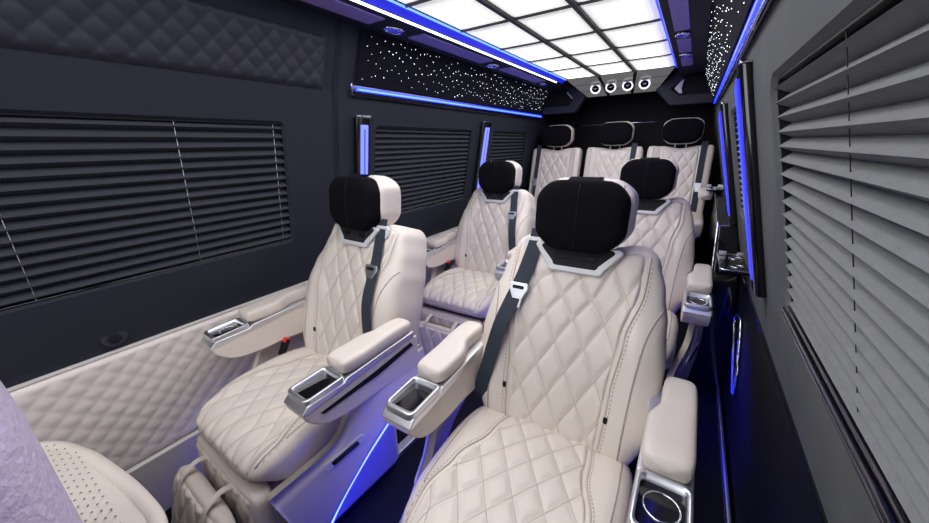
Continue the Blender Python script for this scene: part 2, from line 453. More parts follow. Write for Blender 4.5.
for y, w_ in ((1.30, 'where the starlit panel begins'), (2.20, 'over the middle of the starlit panel'), (3.10, 'beside the rear arch, over the starlit panel')): oval_lamp(-1.17, y, 'oval chrome-rimmed vent '+w_)
for (a, b, w_) in ((-.2, 1.02, 'above the large grey blind'), (1.22, 2.10, 'above the small grey blind'), (2.28, 2.60, 'between the two vents, opposite the starlit wall'), (2.78, 3.05, 'next to the rear arch, opposite the starlit wall')):
    overhead_panel(-.166, -.104, a, b, 'purple tinted overhead panel in the soffit '+w_)
for y, w_ in ((2.19, 'before the short purple panel'), (2.69, 'close to the rear arch')): oval_lamp(-.135, y, 'oval chrome-rimmed vent opposite the starlit wall, '+w_, .028, .04)

# blue led strips at the top of the walls
def wall_led(side, y0, y1, label):
    t = empty('wall_light_strip', (wx(side, 1.53), y0, 1.53), label, 'light strip')
    z = 1.535; x = wx(side, z); s = -side
    part(MB().box(min(x, x+s*.014), max(x, x+s*.014), y0-.012, y1+.01, z-.026, z+.022), 'housing', BLACKGLOSS, t, smooth=False, bevel=.004)
    xa, xb = sorted((x+s*.013, x+s*.018))
    part(MB().box(xa, xb, y0+.01, y1, z-.004, z+.014), 'lens', BLUE, t, smooth=False)
    xa, xb = sorted((x+s*.018, x+s*.021))
    if side < 0: part(MB().box(xa, xb, y0+.02, y1, z-.001, z+.006), 'light_core', BLUEBRIGHT, t, smooth=False)
    xa, xb = sorted((x+s*.004, x+s*.019))
    part(MB().box(xa, xb, y0-.016, y0-.010, z-.026, z+.022), 'end_cap', CHROME, t, smooth=False)
wall_led(-1, 1.19, 3.52, 'blue light strip below the starlight panel, black housing, over the narrow blinds')
wall_led(1, -.6, 3.35, 'blue light strip running along the wall above the large grey blind')

# ------------------------------------------------------------------ pleated blinds
def blind(side, W, n, label, amp=.0145, cords=(), coff=0):
    y0, y1, z0, z1 = W
    t = empty('pleated_blind', (wx(side, z0), (y0+y1)/2, z0), label, 'blind', 'pleated window blinds')
    p = (z1-z0-.02)/n
    base = None
    def X(z, o): return wx(side, z)-side*o
    for k in range(n):
        za = z0+.012+p*k; zm = za+p*.5; zb = za+p
        mb = MB()
        ya, yb = y0+.006, y1-.006
        mb.v = [(X(za, -.030), ya, za), (X(za, -.030), yb, za), (X(zm, -.030+amp*1.7), ya, zm-p*.12), (X(zm, -.030+amp*1.7), yb, zm-p*.12), (X(zb, -.030), ya, zb), (X(zb, -.030), yb, zb)]
        mb.f = [[0, 1, 3, 2], [2, 3, 5, 4]]
        part(mb, 'pleat', BLIND_SHADED if side < 0 else BLIND_LIT, t, smooth=False)
    part(MB().box(*sorted((X(z0, -.035), X(z0, -.008))), y0+.004, y1-.004, z0-.002, z0+.014), 'bottom_rail', BLACKGLOSS, t, smooth=False, bevel=.003)
    part(MB().box(*sorted((X(z1, -.04), X(z1, -.012))), y0+.004, y1-.004, z1-.012, z1), 'head_rail', BLACKMATT, t, smooth=False)
    mb = MB(); mb.grid(lambda u, v: (X(z0+(z1-z0)*v, -.046), y0+(y1-y0)*u, z0+(z1-z0)*v), 1, 2)
    part(mb, 'window_pane', GLASS, t, smooth=False)
    for cyy in cords:
        part(MB().tube([(X(z0+.01, -.030+amp*1.25), cyy, z0+.01), (X(z1-.01, -.030+amp*1.25), cyy, z1-.01)], .0007, 5), 'cord', WHITELINE if side < 0 else BLACKMATT, t)
blind(-1, W_L1, 15, 'wide pleated blind tinted for shade, above the cream quilted dado', cords=(.10, .50, .82))
blind(-1, W_L2, 17, 'mid-width pleated blind tinted for shade, between the two blue lights behind the chairs', amp=.012)
blind(-1, W_L3, 17, 'narrow pleated blind tinted for shade, next to the rear bench, below the starlight panel', amp=.012)
blind(1, W_R1, 17, 'large grey pleated blind on the wall opposite the cream dado', amp=.0140, cords=(.59,))
blind(1, W_R2, 17, 'small grey pleated blind between two black pillar lights', amp=.012)
# rails under the large blind
for k, (o, dz, r) in enumerate(((-.006, .012, .006), (.002, .002, .005), (.004, -.010, .004))):
    o_ = MB().tube([(wx(1, .905+dz)-o, -.62, .905+dz), (wx(1, .905+dz)-o, 1.0, .905+dz)], r, 8).build('sill_rail', BLACKGLOSS, wall_right)

# pillar lights
def pillar_light(side, y, z0, z1, w, label, lens, lw_=.28):
    t = empty('pillar_light', (wx(side, z0), y, z0), label, 'wall light', 'pillar lights')
    s = -side
    def slab(y0, y1, za, zb, o0, o1, name, m, bevel=.004):
        mb = MB()
        mb.v = [(wx(side, z)+s*o, yy, z) for o in (o0, o1) for z in (za, zb) for yy in (y0, y1)]
        mb.f = [[0,1,3,2],[4,6,7,5],[0,4,5,1],[2,3,7,6],[0,2,6,4],[1,5,7,3]]
        part(mb, name, m, t, smooth=False, bevel=bevel)
    slab(y-w/2, y+w/2, z0, z1, -.002, .030, 'housing', BLACKGLOSS, .010)
    slab(y-w/2-.001, y+w/2+.001, z1-.008, z1+.001, .0, .028, 'chrome_cap', CHROME, .002)
    slab(y-w*lw_, y+w*lw_, z0+.04, z1-.04, .028, .034, 'lens', lens, .003)
    slab(y-w*.05, y+w*.05, z0+.06, z1-.06, .033, .036, 'lens_rib', BLUE, .001)
pillar_light(-1, 1.245, .80, 1.43, .085, 'blue-lit pillar light between the wide blind and the mid-width black blind', BLUELENS)
pillar_light(-1, 2.455, .80, 1.45, .12, 'blue-lit pillar light between the mid-width and the narrow blind', BLUELENS)
pillar_light(1, 1.30, .83, 1.475, .09, 'tall black pillar light between the large grey blind and the small one', BLUEDIM, .10)
pillar_light(1, 2.25, .86, 1.45, .10, 'black pillar light behind the small grey blind, toward the bench', BLUEDIM, .10)

# ------------------------------------------------------------------ captain chairs
def make_chair(sg, loc, label, group, head_up=0.0, name='captain_chair', detail=True):
    """sg=+1: belt on +x side (inboard of the chairs by the dado), sg=-1: mirrored. Faces -y"""
    T = empty(name, (loc[0], loc[1], 0), label, 'chair', group)
    # ---- backrest
    B = (-.135, .405); E = (.078, .985)
    L = math.hypot(E[0]-B[0], E[1]-B[1]); ty, tz = (E[0]-B[0])/L, (E[1]-B[1])/L
    def spine(t):
        bow = .022*math.sin(PI*min(1, max(0, t)))
        return ((B[0]+ty*L*t-tz*bow, B[1]+tz*L*t+ty*bow), (-tz, ty))
    W = lambda t: interp(((0, .215), (.25, .262), (.5, .262), (.68, .250), (.80, .234), (.92, .214), (1, .198)), t)
    def Fb(a, t):
        bol = sstep(.10, .20, abs(a))*(.040*(1-sstep(.55, .85, t))+.004)
        return .075+bol
    dip = lambda a: .050*(1-sstep(.055, .105, abs(a)))-.012*sstep(.10, .15, abs(a))
    P = Pad(spine, L, W, Fb, lambda t: .135, p=4.5, qe=9, qc=12, dip=dip)
    back = P.shell('backrest', LEATHER, T, 40, 40)
    wi = lambda t: interp(((0, .128), (.35, .138), (.6, .152), (.8, .178), (.97, .178)), t)
    qb = lambda a, l: dquilt(a, l, .083, .158, .25, .0075)
    P.insert('quilted_panel', LEATHER, back, wi, .02, .955, .004, qb, 110, 180)
    P.quilt_lines('quilting_thread', LEATHER2, back, wi, .03, .945, .083, .158, .25)
    for s in (-1, 1):
        path = [(s*(wi(t)+.008), t) for t in [.04+.90*i/30 for i in range(31)]]
        MB().tube(P.seam(path, off=.001), .0028, 6).build('piping', LEATHER2, back)
        path = [(s*q.x, q.y) for q in smooth_path([(.236, .735, 0), (.222, .69, 0), (.207, .60, 0), (.197, .42, 0), (.192, .22, 0), (.190, .07, 0)], 6)]
        MB().tube(P.seam(path, off=.0), .0022, 5).build('seam', SEAM, back)
        # dotted stitching beside the quilted panel
        mb = MB()
        for i in range(46):
            t = .05+.86*i/46
            p = [Vector(P.pos(s*(wi(tt)+.016), tt, P.nf(s*(wi(tt)+.016), tt)+.0006)) for tt in (t, t+.009)]
            mb.tube(p, .0013, 4)
        mb.build('stitching', SEAM, back, smooth=False)
        # small tag on the seam
        q = Vector(P.pos(s*(wi(.24)+.012), .24, P.nf(s*(wi(.24)+.012), .24)))
        MB().box(q.x-.006, q.x+.006, q.y-.005, q.y+.004, q.z-.009, q.z+.009).build('seam_tag', BLACKMATT, back, smooth=False, bevel=.003)
    # ---- shoulder bezel (silver surround, black vent)
    tb = (L-.040)/L
    (by, bz), _ = spine(tb)
    def bez(u, v, n): return (u, by-tz*n+ty*v, bz+ty*n+tz*v)
    def trap(w0, w1, h0, h1, r=.014):
        pts = []
        for (sx, top) in ((1, 1), (-1, 1), (-1, 0), (1, 0)):
            cx = sx*((w1 if top else w0)/2-r); cv_ = (h1-r) if top else (h0+r)
            a0 = {(1, 1): 0, (-1, 1): 90, (-1, 0): 180, (1, 0): 270}[(sx, top)]
            for k in range(5):
                a = math.radians(a0+22.5*k); pts.append((cx+r*math.cos(a), cv_+r*math.sin(a)))
        return pts
    bz_o = MB().prism(trap(.160, .246, -.058, .024), lambda u, v: bez(u, v, .02), lambda u, v: bez(u, v, .103)).build('shoulder_bezel', WHITEPL, T, smooth=False, bevel=.005)
    MB().prism(trap(.128, .206, -.042, .018, .010), lambda u, v: bez(u, v, .07), lambda u, v: bez(u, v, .1045)).build('vent', BLACKMESH, bz_o, smooth=False, bevel=.002)
    for s in (-1, 1):
        MB().prism(rrect(.030, .016, .006, 3, s*.042, -.014), lambda u, v: bez(u, v, .08), lambda u, v: bez(u, v, .1065)).build('vent_slot', BLACKMATT, bz_o, smooth=False, bevel=.002)
        MB().tube([bez(s*.045, -.01, .03), bez(s*.045, .06, .03)], .008, 10).build('headrest_post', CHROME, bz_o)
    # ---- headrest: cream body with wings, black cover
    hz = 1.085+head_up; hy = .035
    def hsp(t):
        a = math.radians(12)
        l = (t-.5)*.205
        return ((hy+math.sin(a)*l*.5, hz+l), (-1, .10))
    WH = lambda t: interp(((0, .106), (.35, .132), (.75, .133), (1, .112)), t)
    FH = lambda a, t: .035+.020*(abs(a)/.13)**2
    H = Pad(hsp, .205, WH, FH, lambda t: .085, p=5, qe=3.2, qc=4.5)
    head = H.shell('headrest', LEATHER, T, 30, 26)
    for s in (-1, 1):
        path = [(s*.100, t) for t in [.10+.80*i/20 for i in range(21)]]
        MB().tube(H.seam(path, off=.0), .002, 5).build('seam', SEAM, head)
    Wc = lambda t: interp(((0, .100), (.3, .123), (.7, .124), (1, .108)), t)
    def csp(t):
        (y, z), n = hsp(.03+t*.97); return ((y-.060, z), n)
    FC = lambda a, t: .040+.010*(abs(a)/.13)**2
    Hc = Pad(csp, .19, Wc, FC, lambda t: .052, p=3.4, qe=3.6, qc=4.4)
    cov = Hc.shell('headrest_cover', BLACKCLOTH, head, 30, 24)
    # strap of the cover over the top
    def strapfn(u, v):
        x = -.042+.084*u; an = math.radians(10+150*v)
        return (x, hy-.022-.072*math.cos(an), hz+.055+.051*math.sin(an))
    MB().grid(strapfn, 6, 12).build('cover_strap', BLACKCLOTH, head)
    MB().tube([Hc.pos(0, t, Hc.nf(0, t)+.0005) for t in [.06+.88*i/20 for i in range(21)]], .0018, 5).build('cover_seam', BLACKMATT, cov)
    # ---- seat cushion
    y0, r, Ls = -.165, .055, .385
    arc = r*math.radians(58); Lc = Ls+arc
    def cspine(t):
        l = t*Lc
        if l <= Ls: return ((y0-l, .408+.016*math.sin(PI*min(1, l/Ls))), (0, 1))
        an = (l-Ls)/r
        return ((y0-Ls-r*math.sin(an), .408-r*(1-math.cos(an))), (-math.sin(an), math.cos(an)))
    Wq = lambda t: interp(((0, .235), (.4, .242), (.75, .240), (1, .228)), t)
    def Fq(a, t): return .072+sstep(.12, .20, abs(a))*.022*(1-sstep(.7, 1, t))
    Q = Pad(cspine, Lc, Wq, Fq, lambda t: .055, p=5, qe=7, qc=8)
    cu_ = Q.shell('seat_cushion', LEATHER, T, 36, 40)
    wq = lambda t: interp(((0, .115), (.3, .130), (.6, .165), (.85, .190), (1, .185)), t)
    qq = lambda a, l: dquilt(a, l, .078, .112, .5, .007)
    Q.insert('quilted_panel', LEATHER, cu_, wq, .03, .985, .004, qq, 110, 150)
    Q.quilt_lines('quilting_thread', LEATHER2, cu_, wq, .04, .975, .078, .112, .5)
    for s in (-1, 1):
        path = [(s*(wq(t)+.007), t) for t in [.04+.90*i/30 for i in range(31)]]
        MB().tube(Q.seam(path, off=.001), .0028, 6).build('piping', LEATHER2, cu_)
        path = [(s*(Wq(t)*.86), t) for t in [.10+.70*i/24 for i in range(25)]]
        MB().tube(Q.seam(path, off=.0), .002, 5).build('seam', SEAM, cu_)
        mb = MB()
        for i in range(40):
            t = .05+.88*i/40
            p = [Vector(Q.pos(s*(wq(tt)+.014), tt, Q.nf(s*(wq(tt)+.014), tt)+.0006)) for tt in (t, t+.010)]
            mb.tube(p, .0012, 4)
        mb.build('stitching', SEAM, cu_, smooth=False)
    # ---- calf rest and foot rest
    kw = lambda t: .215
    K = Pad(lambda t: ((-.612-.004*t, .372-.20*t), (-1, .05)), .17, kw, lambda a, t: .032, lambda t: .04, p=6, qe=6, qc=10)
    calf = K.shell('calf_rest', LEATHER, T, 24, 16)
    K.insert('quilted_panel', LEATHER, calf, lambda t: .192, .06, .94, .003, lambda a, l: dquilt(a, l, .075, .10, 0, .005), 90, 50)
    G = Pad(lambda t: ((-.685-.070*t, .325-.25*t), (-.94, .34)), .27, lambda t: .188, lambda a, t: .032, lambda t: .026, p=4, qe=4, qc=6)
    foot = G.shell('foot_rest', LEATHER, T, 24, 22)
    G.insert('quilted_panel', LEATHER, foot, lambda t: .168, .07, .95, .003, lambda a, l: dquilt(a, l, .085, .15, 0, .006), 80, 70)
    for s in (-1, 1):
        pth = smooth_path([(s*.090, -.648, .350), (s*.090, -.676, .358), (s*.090, -.716, .338), (s*.090, -.734, .305)], 5)
        mb = MB()
        for p in pth: mb.v += [(p.x-.010, p.y, p.z), (p.x+.010, p.y, p.z), (p.x-.010, p.y+.004, p.z+.004), (p.x+.010, p.y+.004, p.z+.004)]
        for i in range(len(pth)-1):
            b = 4*i; mb.f += [[b, b+1, b+5, b+4], [b+2, b+6, b+7, b+3], [b, b+4, b+6, b+2], [b+1, b+3, b+7, b+5]]
        mb.build('pull_strap', LEATHER, foot, smooth=False)
    MB().box(-.205, .205, -.615, -.10, .02, .33).build('seat_base', LEATHER2, T, smooth=False, bevel=.03)
    for s in (-1, 1):
        MB().box(s*.15-.02, s*.15+.02, -.60, .10, .0, .022).build('floor_rail', SILVER, T, smooth=False, bevel=.003)
    # ---- side shells and armrests
    for s in (-1, 1):
        top = smooth_path([(-.612, .372, 0), (-.54, .385, 0), (-.46, .41, 0), (-.40, .45, 0), (-.36, .52, 0), (-.30, .585, 0), (-.20, .60, 0), (-.06, .60, 0)], 4)
        bot = smooth_path([(-.52, .03, 0), (-.492, .10, 0), (-.450, .18, 0), (-.395, .26, 0), (-.325, .34, 0), (-.25, .40, 0), (-.16, .45, 0), (-.04, .50, 0)], 4)
        def xo(y, z): return .248+.085*sstep(-.62, -.22, y)+.012*math.sin(PI*min(1, max(0, (z-.05)/.5)))
        N = len(top)-1; mb = MB()
        def shf(u, v, th):
            i = min(N-1, int(u*N)); f = u*N-i
            a = bot[i].lerp(bot[i+1], f); b = top[i].lerp(top[i+1], f); p = a.lerp(b, v)
            edge = .012*(1-min(1, min(v, 1-v)/.10))**2
            return (s*(xo(p.x, p.y)-th-(edge if th == 0 else -0)), p.x, p.y)
        nu, nv = 36, 14
        ring = []
        mb.grid(lambda u, v: shf(u, v, 0), nu, nv); mb.grid(lambda u, v: shf(u, v, .035), nu, nv)
        w = nu+1; off = (nu+1)*(nv+1)
        loop = [i for i in range(w)]+[j*w+nu for j in range(1, nv+1)]+[nv*w+i for i in range(nu-1, -1, -1)]+[j*w for j in range(nv-1, 0, -1)]
        for i in range(len(loop)):
            a, b = loop[i], loop[(i+1) % len(loop)]; mb.f.append([a, b, off+b, off+a])
        sh = mb.build('side_shell', LEATHER, T)
        MB().tube([(s*(xo(p.x, p.y)-.016), p.x+.004, p.y-.004) for p in (bot[1:9] if sg == 1 and s == -1 else bot[1:-6])], .006, 7).build('light_strip', SEATBLUE, sh)
        # recessed lever in a chrome surround
        an = math.radians(20); ca, sa = math.cos(an), math.sin(an); hy_, hz_ = -.405, .395
        def lv(u, v, n):
            y = hy_+u*ca-v*sa; z = hz_+u*sa+v*ca
            return (s*(xo(y, z)+n), y, z)
        lo = MB().prism(rrect(.135, .030, .012, 4), lambda u, v: lv(u, v, -.02), lambda u, v: lv(u, v, .004)).build('lever_surround', WHITEPL, sh, smooth=False, bevel=.002)
        MB().prism(rrect(.088, .018, .007, 4), lambda u, v: lv(u, v, 0), lambda u, v: lv(u, v, .006)).build('lever', BLACKGLOSS, lo, smooth=False, bevel=.002)
        # armrest body: side outline extruded across
        xc = s*.287; hw = .047
        out = [(v.x, v.y) for v in smooth_path([(-.515, .628, 0), (-.505, .600, 0), (-.455, .560, 0), (-.36, .545, 0), (-.26, .545, 0), (-.10, .53, 0)], 4)]
        out += [(-.085, .55), (-.085, .655), (-.12, .662), (-.24, .655), (-.38, .638), (-.505, .632)]
        arm = MB().prism(out, lambda y, z: (xc-hw, y, z), lambda y, z: (xc+hw, y, z)).build('armrest', LEATHER, T, smooth=False, bevel=.010, seg=3)
        # silver trim on top edge with nose and black tray
        tr = [(-.520, .632), (-.500, .650), (-.385, .652), (-.375, .662), (-.24, .672), (-.10, .680), (-.10, .658), (-.24, .650), (-.38, .636), (-.505, .626)]
        MB().prism(tr, lambda y, z: (xc-hw-.002, y, z), lambda y, z: (xc+hw+.002, y, z)).build('armrest_trim', SILVER, arm, smooth=False, bevel=.004)
        o_ = rrect(.094, .126, .016, 4); n_ = rrect(.078, .104, .010, 4); kk = len(o_); mb = MB()
        zt = lambda v: .668+v*.06
        for (R_, z_) in ((o_, -.022), (o_, -.002), ([(a*.985, b*.985) for a, b in o_], 0), (n_, 0), (n_, -.022)):
            mb.v += [(xc+a, -.443+b, zt(b)+z_) for a, b in R_]
        for q in range(4):
            for w_ in range(kk): mb.f.append([q*kk+w_, q*kk+(w_+1) % kk, (q+1)*kk+(w_+1) % kk, (q+1)*kk+w_])
        mb.build('tray_surround', SILVER, arm)
        MB().prism(n_, lambda u, v: (xc+u, -.443+v, .640), lambda u, v: (xc+u, -.443+v, .6535)).build('tray', BLACKGLOSS, arm, smooth=False)
        cup = [(xc+.030*math.cos(2*PI*k/24), -.436+.030*math.sin(2*PI*k/24), .6545) for k in range(24)]
        if s != sg: MB().tube(cup, .0016, 6, closed=True).build('cup_ring', CHROME, arm)
        # long black slot on the outer face
        sl_ = [(-.47, .608), (-.28, .624), (-.12, .645), (-.11, .630), (-.27, .606), (-.46, .600)]
        MB().prism(sl_, lambda y, z: (xc+s*(hw-.01), y, z), lambda y, z: (xc+s*(hw+.0025), y, z)).build('armrest_slot', BLACKMATT, arm, smooth=False)
        # padded top, higher towards the back
        A = Pad(lambda t: ((-.385+.285*t, .688+.010*sstep(.25, .75, t)), (0, 1)), .275, lambda t: .047-.011*sstep(.42, .62, t), lambda a, t: .026, lambda t: .024, p=4, qe=6, qc=7, x0=lambda t: xc+s*.011*sstep(.42, .62, t))
        pad = A.shell('armrest_pad', LEATHER, arm, 18, 26)
        MB().tube([A.pos(.046*s*-1*0+a_, .035, A.nf(a_, .05)*.6) for a_ in [-.036+.072*i/12 for i in range(13)]], .0016, 5).build('pad_seam', SEAM, pad)
    # ---- seat belt
    pts = [(.126, 1.02), (.128, .95), (.142, .80), (.168, .60), (.192, .40), (.215, .22), (.232, .06)]
    pa = smooth_path([(sg*a, t, 0) for a, t in pts], 6)
    C3 = [Vector(P.pos(p.x, p.y, (P.nf(p.x, min(.93, p.y)) if p.y > .05 else P.nf(p.x, .05))+.006+.014*sstep(.30, .55, p.y))) for p in pa]
    mb = MB(); hw = .0225
    for i, p in enumerate(C3):
        a = C3[max(0, i-1)]; b = C3[min(len(C3)-1, i+1)]; tv = (b-a).normalized()
        xa = Vector((1, 0, 0)); xa = (xa-xa.dot(tv)*tv).normalized(); nn = tv.cross(xa)
        if nn.y > 0: nn = -nn
        mb.v += [tuple(p-xa*hw), tuple(p+xa*hw), tuple(p-xa*hw+nn*.002), tuple(p+xa*hw+nn*.002)]
    for i in range(len(C3)-1):
        b = 4*i; mb.f += [[b, b+1, b+5, b+4], [b+2, b+6, b+7, b+3], [b, b+4, b+6, b+2], [b+1, b+3, b+7, b+5]]
    belt = mb.build('seat_belt', BELT, T, smooth=False)
    def onb(a, t, du, dv, n):
        p = Vector(P.pos(sg*a, t, P.nf(sg*a, t)+.022)); d = Vector((0, ty, tz)); x = Vector((1, 0, 0))
        return tuple(p+x*du+d*dv+Vector((0, -tz, ty))*n)
    tg = [(-.028, .030), (.028, .030), (.030, .012), (.016, -.016), (.013, -.046), (-.013, -.046), (-.016, -.016), (-.030, .012)]
    to = MB().prism(tg, lambda u, v: onb(.150, .70, u-.004*sg, v, .0), lambda u, v: onb(.150, .70, u-.004*sg, v, .007)).build('belt_tongue', SILVER, belt, smooth=False, bevel=.002)
    MB().prism(rrect(.036, .010, .004, 3, 0, .016), lambda u, v: onb(.150, .70, u-.004*sg, v, .004), lambda u, v: onb(.150, .70, u-.004*sg, v, .0085)).build('tongue_slot', BLACKMATT, to, smooth=False)
    MB().prism(rrect(.014, .014, .003, 3, 0, -.030), lambda u, v: onb(.150, .70, u-.004*sg, v, .004), lambda u, v: onb(.150, .70, u-.004*sg, v, .0085)).build('tongue_hole', BLACKMATT, to, smooth=False)
    MB().prism(rrect(.075, .050, .018, 5), lambda u, v: onb(.128, .93, u, v+.006, -.016), lambda u, v: onb(.128, .93, u, v+.006, -.002)).build('belt_guide', WHITEPL, T, smooth=False, bevel=.004)
    # buckle, outboard
    def bk(u, v, n): return (-sg*.232+u, -.30+.5*v+n*.9, (.49 if sg == 1 else .37)+v*.86-n*.45)
    bo = MB().prism(rrect(.030, .070, .006, 3, 0, .035), lambda u, v: bk(u, v, -.009), lambda u, v: bk(u, v, .009)).build('belt_buckle', BLACKMATT, T, smooth=False, bevel=.003)
    MB().prism(rrect(.024, .018, .004, 3, 0, .064), lambda u, v: bk(u, v, -.011), lambda u, v: bk(u, v, .008)).build('release_button', RED, bo, smooth=False, bevel=.002)
    return T
def copy_tree(o, parent=None):
    c = o.copy(); C.objects.link(c)
    if parent: c.parent = parent
    for ch in [k for k in bpy.data.objects if k.parent == o and k != c]: copy_tree(ch, c)
    return c
GC = 'cream captain chairs'
chL = make_chair(1, (-1.06, .91), 'cream quilted captain chair with strapped footrest in view, next to the wide blind', GC)
chR = make_chair(-1, (-.245, 1.0), 'cream quilted captain chair next to the large grey blind, with another chair behind it', GC)
c2 = copy_tree(chL); c2.location = (-1.06, 2.07, 0); c2['label'] = 'cream quilted captain chair in front of the rear bench, beside the mid-width blind'
c3 = copy_tree(chR); c3.location = (-.19, 2.03, 0); c3['label'] = 'cream quilted captain chair in front of the rear bench, beside the cup holder trays'

chL.rotation_euler.z = -.05          # swivelled a little
for k in [k for k in bpy.data.objects if k.parent == c3 and k.name.startswith('headrest')]: k.location.z += .012   # headrest pulled up a notch
# ------------------------------------------------------------------ rear bench
bn = empty('rear_bench', (-.63, 3.45, 0), 'cream quilted three-seat bench with black headrests across the rear', 'bench')
def bpart(mb, name, m, parent=bn, **kw):
    return mb.build(name, m, parent, **kw)
bpart(MB().box(-.73, .73, -.52, .12, 0, .58), 'bench_base', BLACKMATT, smooth=False, bevel=.02)
for k, xs in enumerate((-.525, .003, .514)):
    Bb = (-.04, .66); Eb = (.10, 1.235); Lb = math.hypot(Eb[0]-Bb[0], Eb[1]-Bb[1]); by_, bz_ = (Eb[0]-Bb[0])/Lb, (Eb[1]-Bb[1])/Lb
    sp = lambda t: ((Bb[0]+by_*Lb*t, Bb[1]+bz_*Lb*t), (-bz_, by_))
    hw_ = .238
    Pb = Pad(sp, Lb, lambda t: hw_, lambda a, t: .06+.02*sstep(.14, .19, abs(a)), lambda t: .07, p=8, qe=10, qc=18, x0=xs, dip=lambda a: .02*(1-sstep(.06, .12, abs(a))))
    bk_ = Pb.shell('backrest', LEATHER, bn, 30, 26)
    Pb.insert('quilted_panel', LEATHER, bk_, lambda t: .140, .03, .955, .004, lambda a, l: dquilt(a, l, .083, .150, 0, .008), 70, 120)
    for s in (-1, 1):
        MB().tube(Pb.seam([(s*.148, t) for t in [.04+.92*i/24 for i in range(25)]], off=.001), .003, 6).build('piping', LEATHER2, bk_)
        MB().tube(Pb.seam([(s*.190, t) for t in [.04+.92*i/24 for i in range(25)]], off=-.001), .003, 6).build('seam', SEAM, bk_)
    hz = 1.352; hy = .075
    hsp = lambda t: ((hy+.01*(t-.5), hz+(t-.5)*.205), (-1, .08))
    Hh = Pad(hsp, .205, lambda t: interp(((0, .116), (.35, .144), (.75, .145), (1, .126)), t), lambda a, t: .035+.020*(abs(a)/.15)**2, lambda t: .09, p=5, qe=3.2, qc=4.5, x0=xs)
    hd = Hh.shell('headrest', LEATHER, bn, 24, 20)
    Hk = Pad(lambda t: ((hy-.060, hz-.5*.19+t*.19), (-1, .08)), .19, lambda t: interp(((0, .112), (.3, .140), (.7, .141), (1, .124)), t), lambda a, t: .040+.012*(abs(a)/.13)**2, lambda t: .04, p=3.2, qe=3, qc=4, x0=xs)
    Hk.shell('headrest_cover', BLACKCLOTH, hd, 24, 20)
    for s in (-1, 1): MB().tube([(xs+s*.04, .09, 1.20), (xs+s*.04, .085, 1.27)], .007, 8).build('headrest_post', CHROME, hd)
    # belt
    s = (-1, 1, 1)[k]; a0 = s*.168
    C3 = [Vector(Pb.pos(a0+s*(.012 if k == 0 else .0)*(1-t), t, Pb.nf(a0, min(.93, t))+.006)) for t in [1.03-1.0*i/20 for i in range(21)]]
    mb = MB()
    for p in C3: mb.v += [(p.x-.022, p.y, p.z), (p.x+.022, p.y, p.z), (p.x-.022, p.y-.002, p.z), (p.x+.022, p.y-.002, p.z)]
    for i in range(20):
        b = 4*i; mb.f += [[b, b+1, b+5, b+4], [b+2, b+6, b+7, b+3], [b, b+4, b+6, b+2], [b+1, b+3, b+7, b+5]]
    bl = mb.build('seat_belt', BELT, bn, smooth=False)
    p = C3[12]
    MB().prism([(-.028, .028), (.028, .028), (.014, -.04), (-.014, -.04)], lambda u, v: (p.x+u, p.y-.003+.2*v, p.z+v), lambda u, v: (p.x+u, p.y-.010+.2*v, p.z+v)).build('belt_tongue', SILVER, bl, smooth=False, bevel=.002)
    # cushion
    Qb = Pad(lambda t: ((.0-.50*t, .655), (0, 1)), .5, lambda t: .242, lambda a, t: .075, lambda t: .08, p=8, qe=7, qc=14, x0=xs)
    cq = Qb.shell('seat_cushion', LEATHER, bn, 24, 20)
    Qb.insert('quilted_panel', LEATHER, cq, lambda t: .15, .04, .96, .004, lambda a, l: quilt(a/.083+l/.12, a/.083-l/.12, .009, .32), 40, 60)
# bench end armrest
for s in (1,):
    A = Pad(lambda t: ((-.42+.30*t, .90+.01*t), (0, 1)), .30, lambda t: .045, lambda a, t: .03, lambda t: .035, p=4, qe=6, qc=7, x0=.735)
    A.shell('armrest_pad', LEATHER, bn, 14, 16)

# ------------------------------------------------------------------ rear arch, mirror, ring lights
YR = 3.56
def band(poly, name, th=.10):
    mb = MB().prism(poly, lambda x, z: (x, YR, z), lambda x, z: (x, YR+th, z))
    return setp(mb.build(name, SUEDEQ, smooth=False, bevel=.012, seg=3), kind='structure')
band([(-1.34, 1.555), (-1.02, 1.555), (-.935, 1.685), (-1.035, 1.81), (-1.16, 1.81), (-1.045, 1.685), (-1.09, 1.625), (-1.34, 1.625)], 'trim_3')
band([(.06, 1.555), (-.24, 1.555), (-.365, 1.685), (-.235, 1.81), (-.10, 1.81), (-.245, 1.685), (-.185, 1.635), (.06, 1.635)][::-1], 'trim_4')
# recessed side vents inside the arch
setp(MB().box(-1.34, -1.05, YR+.06, YR+.10, 1.60, 1.84).build('trim_5', BLACKMATT, smooth=False), kind='structure')
setp(MB().box(-.24, .06, YR+.06, YR+.10, 1.60, 1.84).build('trim_6', BLACKMATT, smooth=False), kind='structure')
MB_ = MB().prism([(-1.062, 1.680), (-1.115, 1.735), (-1.108, 1.742), (-1.050, 1.682)], lambda x, z: (x, YR+.02, z), lambda x, z: (x, YR+.06, z))
setp(MB_.build('arch_accent', WHITEPL, smooth=False), 'thin white accent in the dark rear arch, star wall side', 'trim piece')
MB_ = MB().prism([(-.225, 1.685), (-.185, 1.645), (-.165, 1.645), (-.175, 1.685), (-.165, 1.745), (-.18, 1.745)][::-1], lambda x, z: (x, YR+.02, z), lambda x, z: (x, YR+.06, z))
setp(MB_.build('arch_accent', WHITEPL, smooth=False), 'pointed white accent in the dark rear arch, large blind side', 'trim piece')
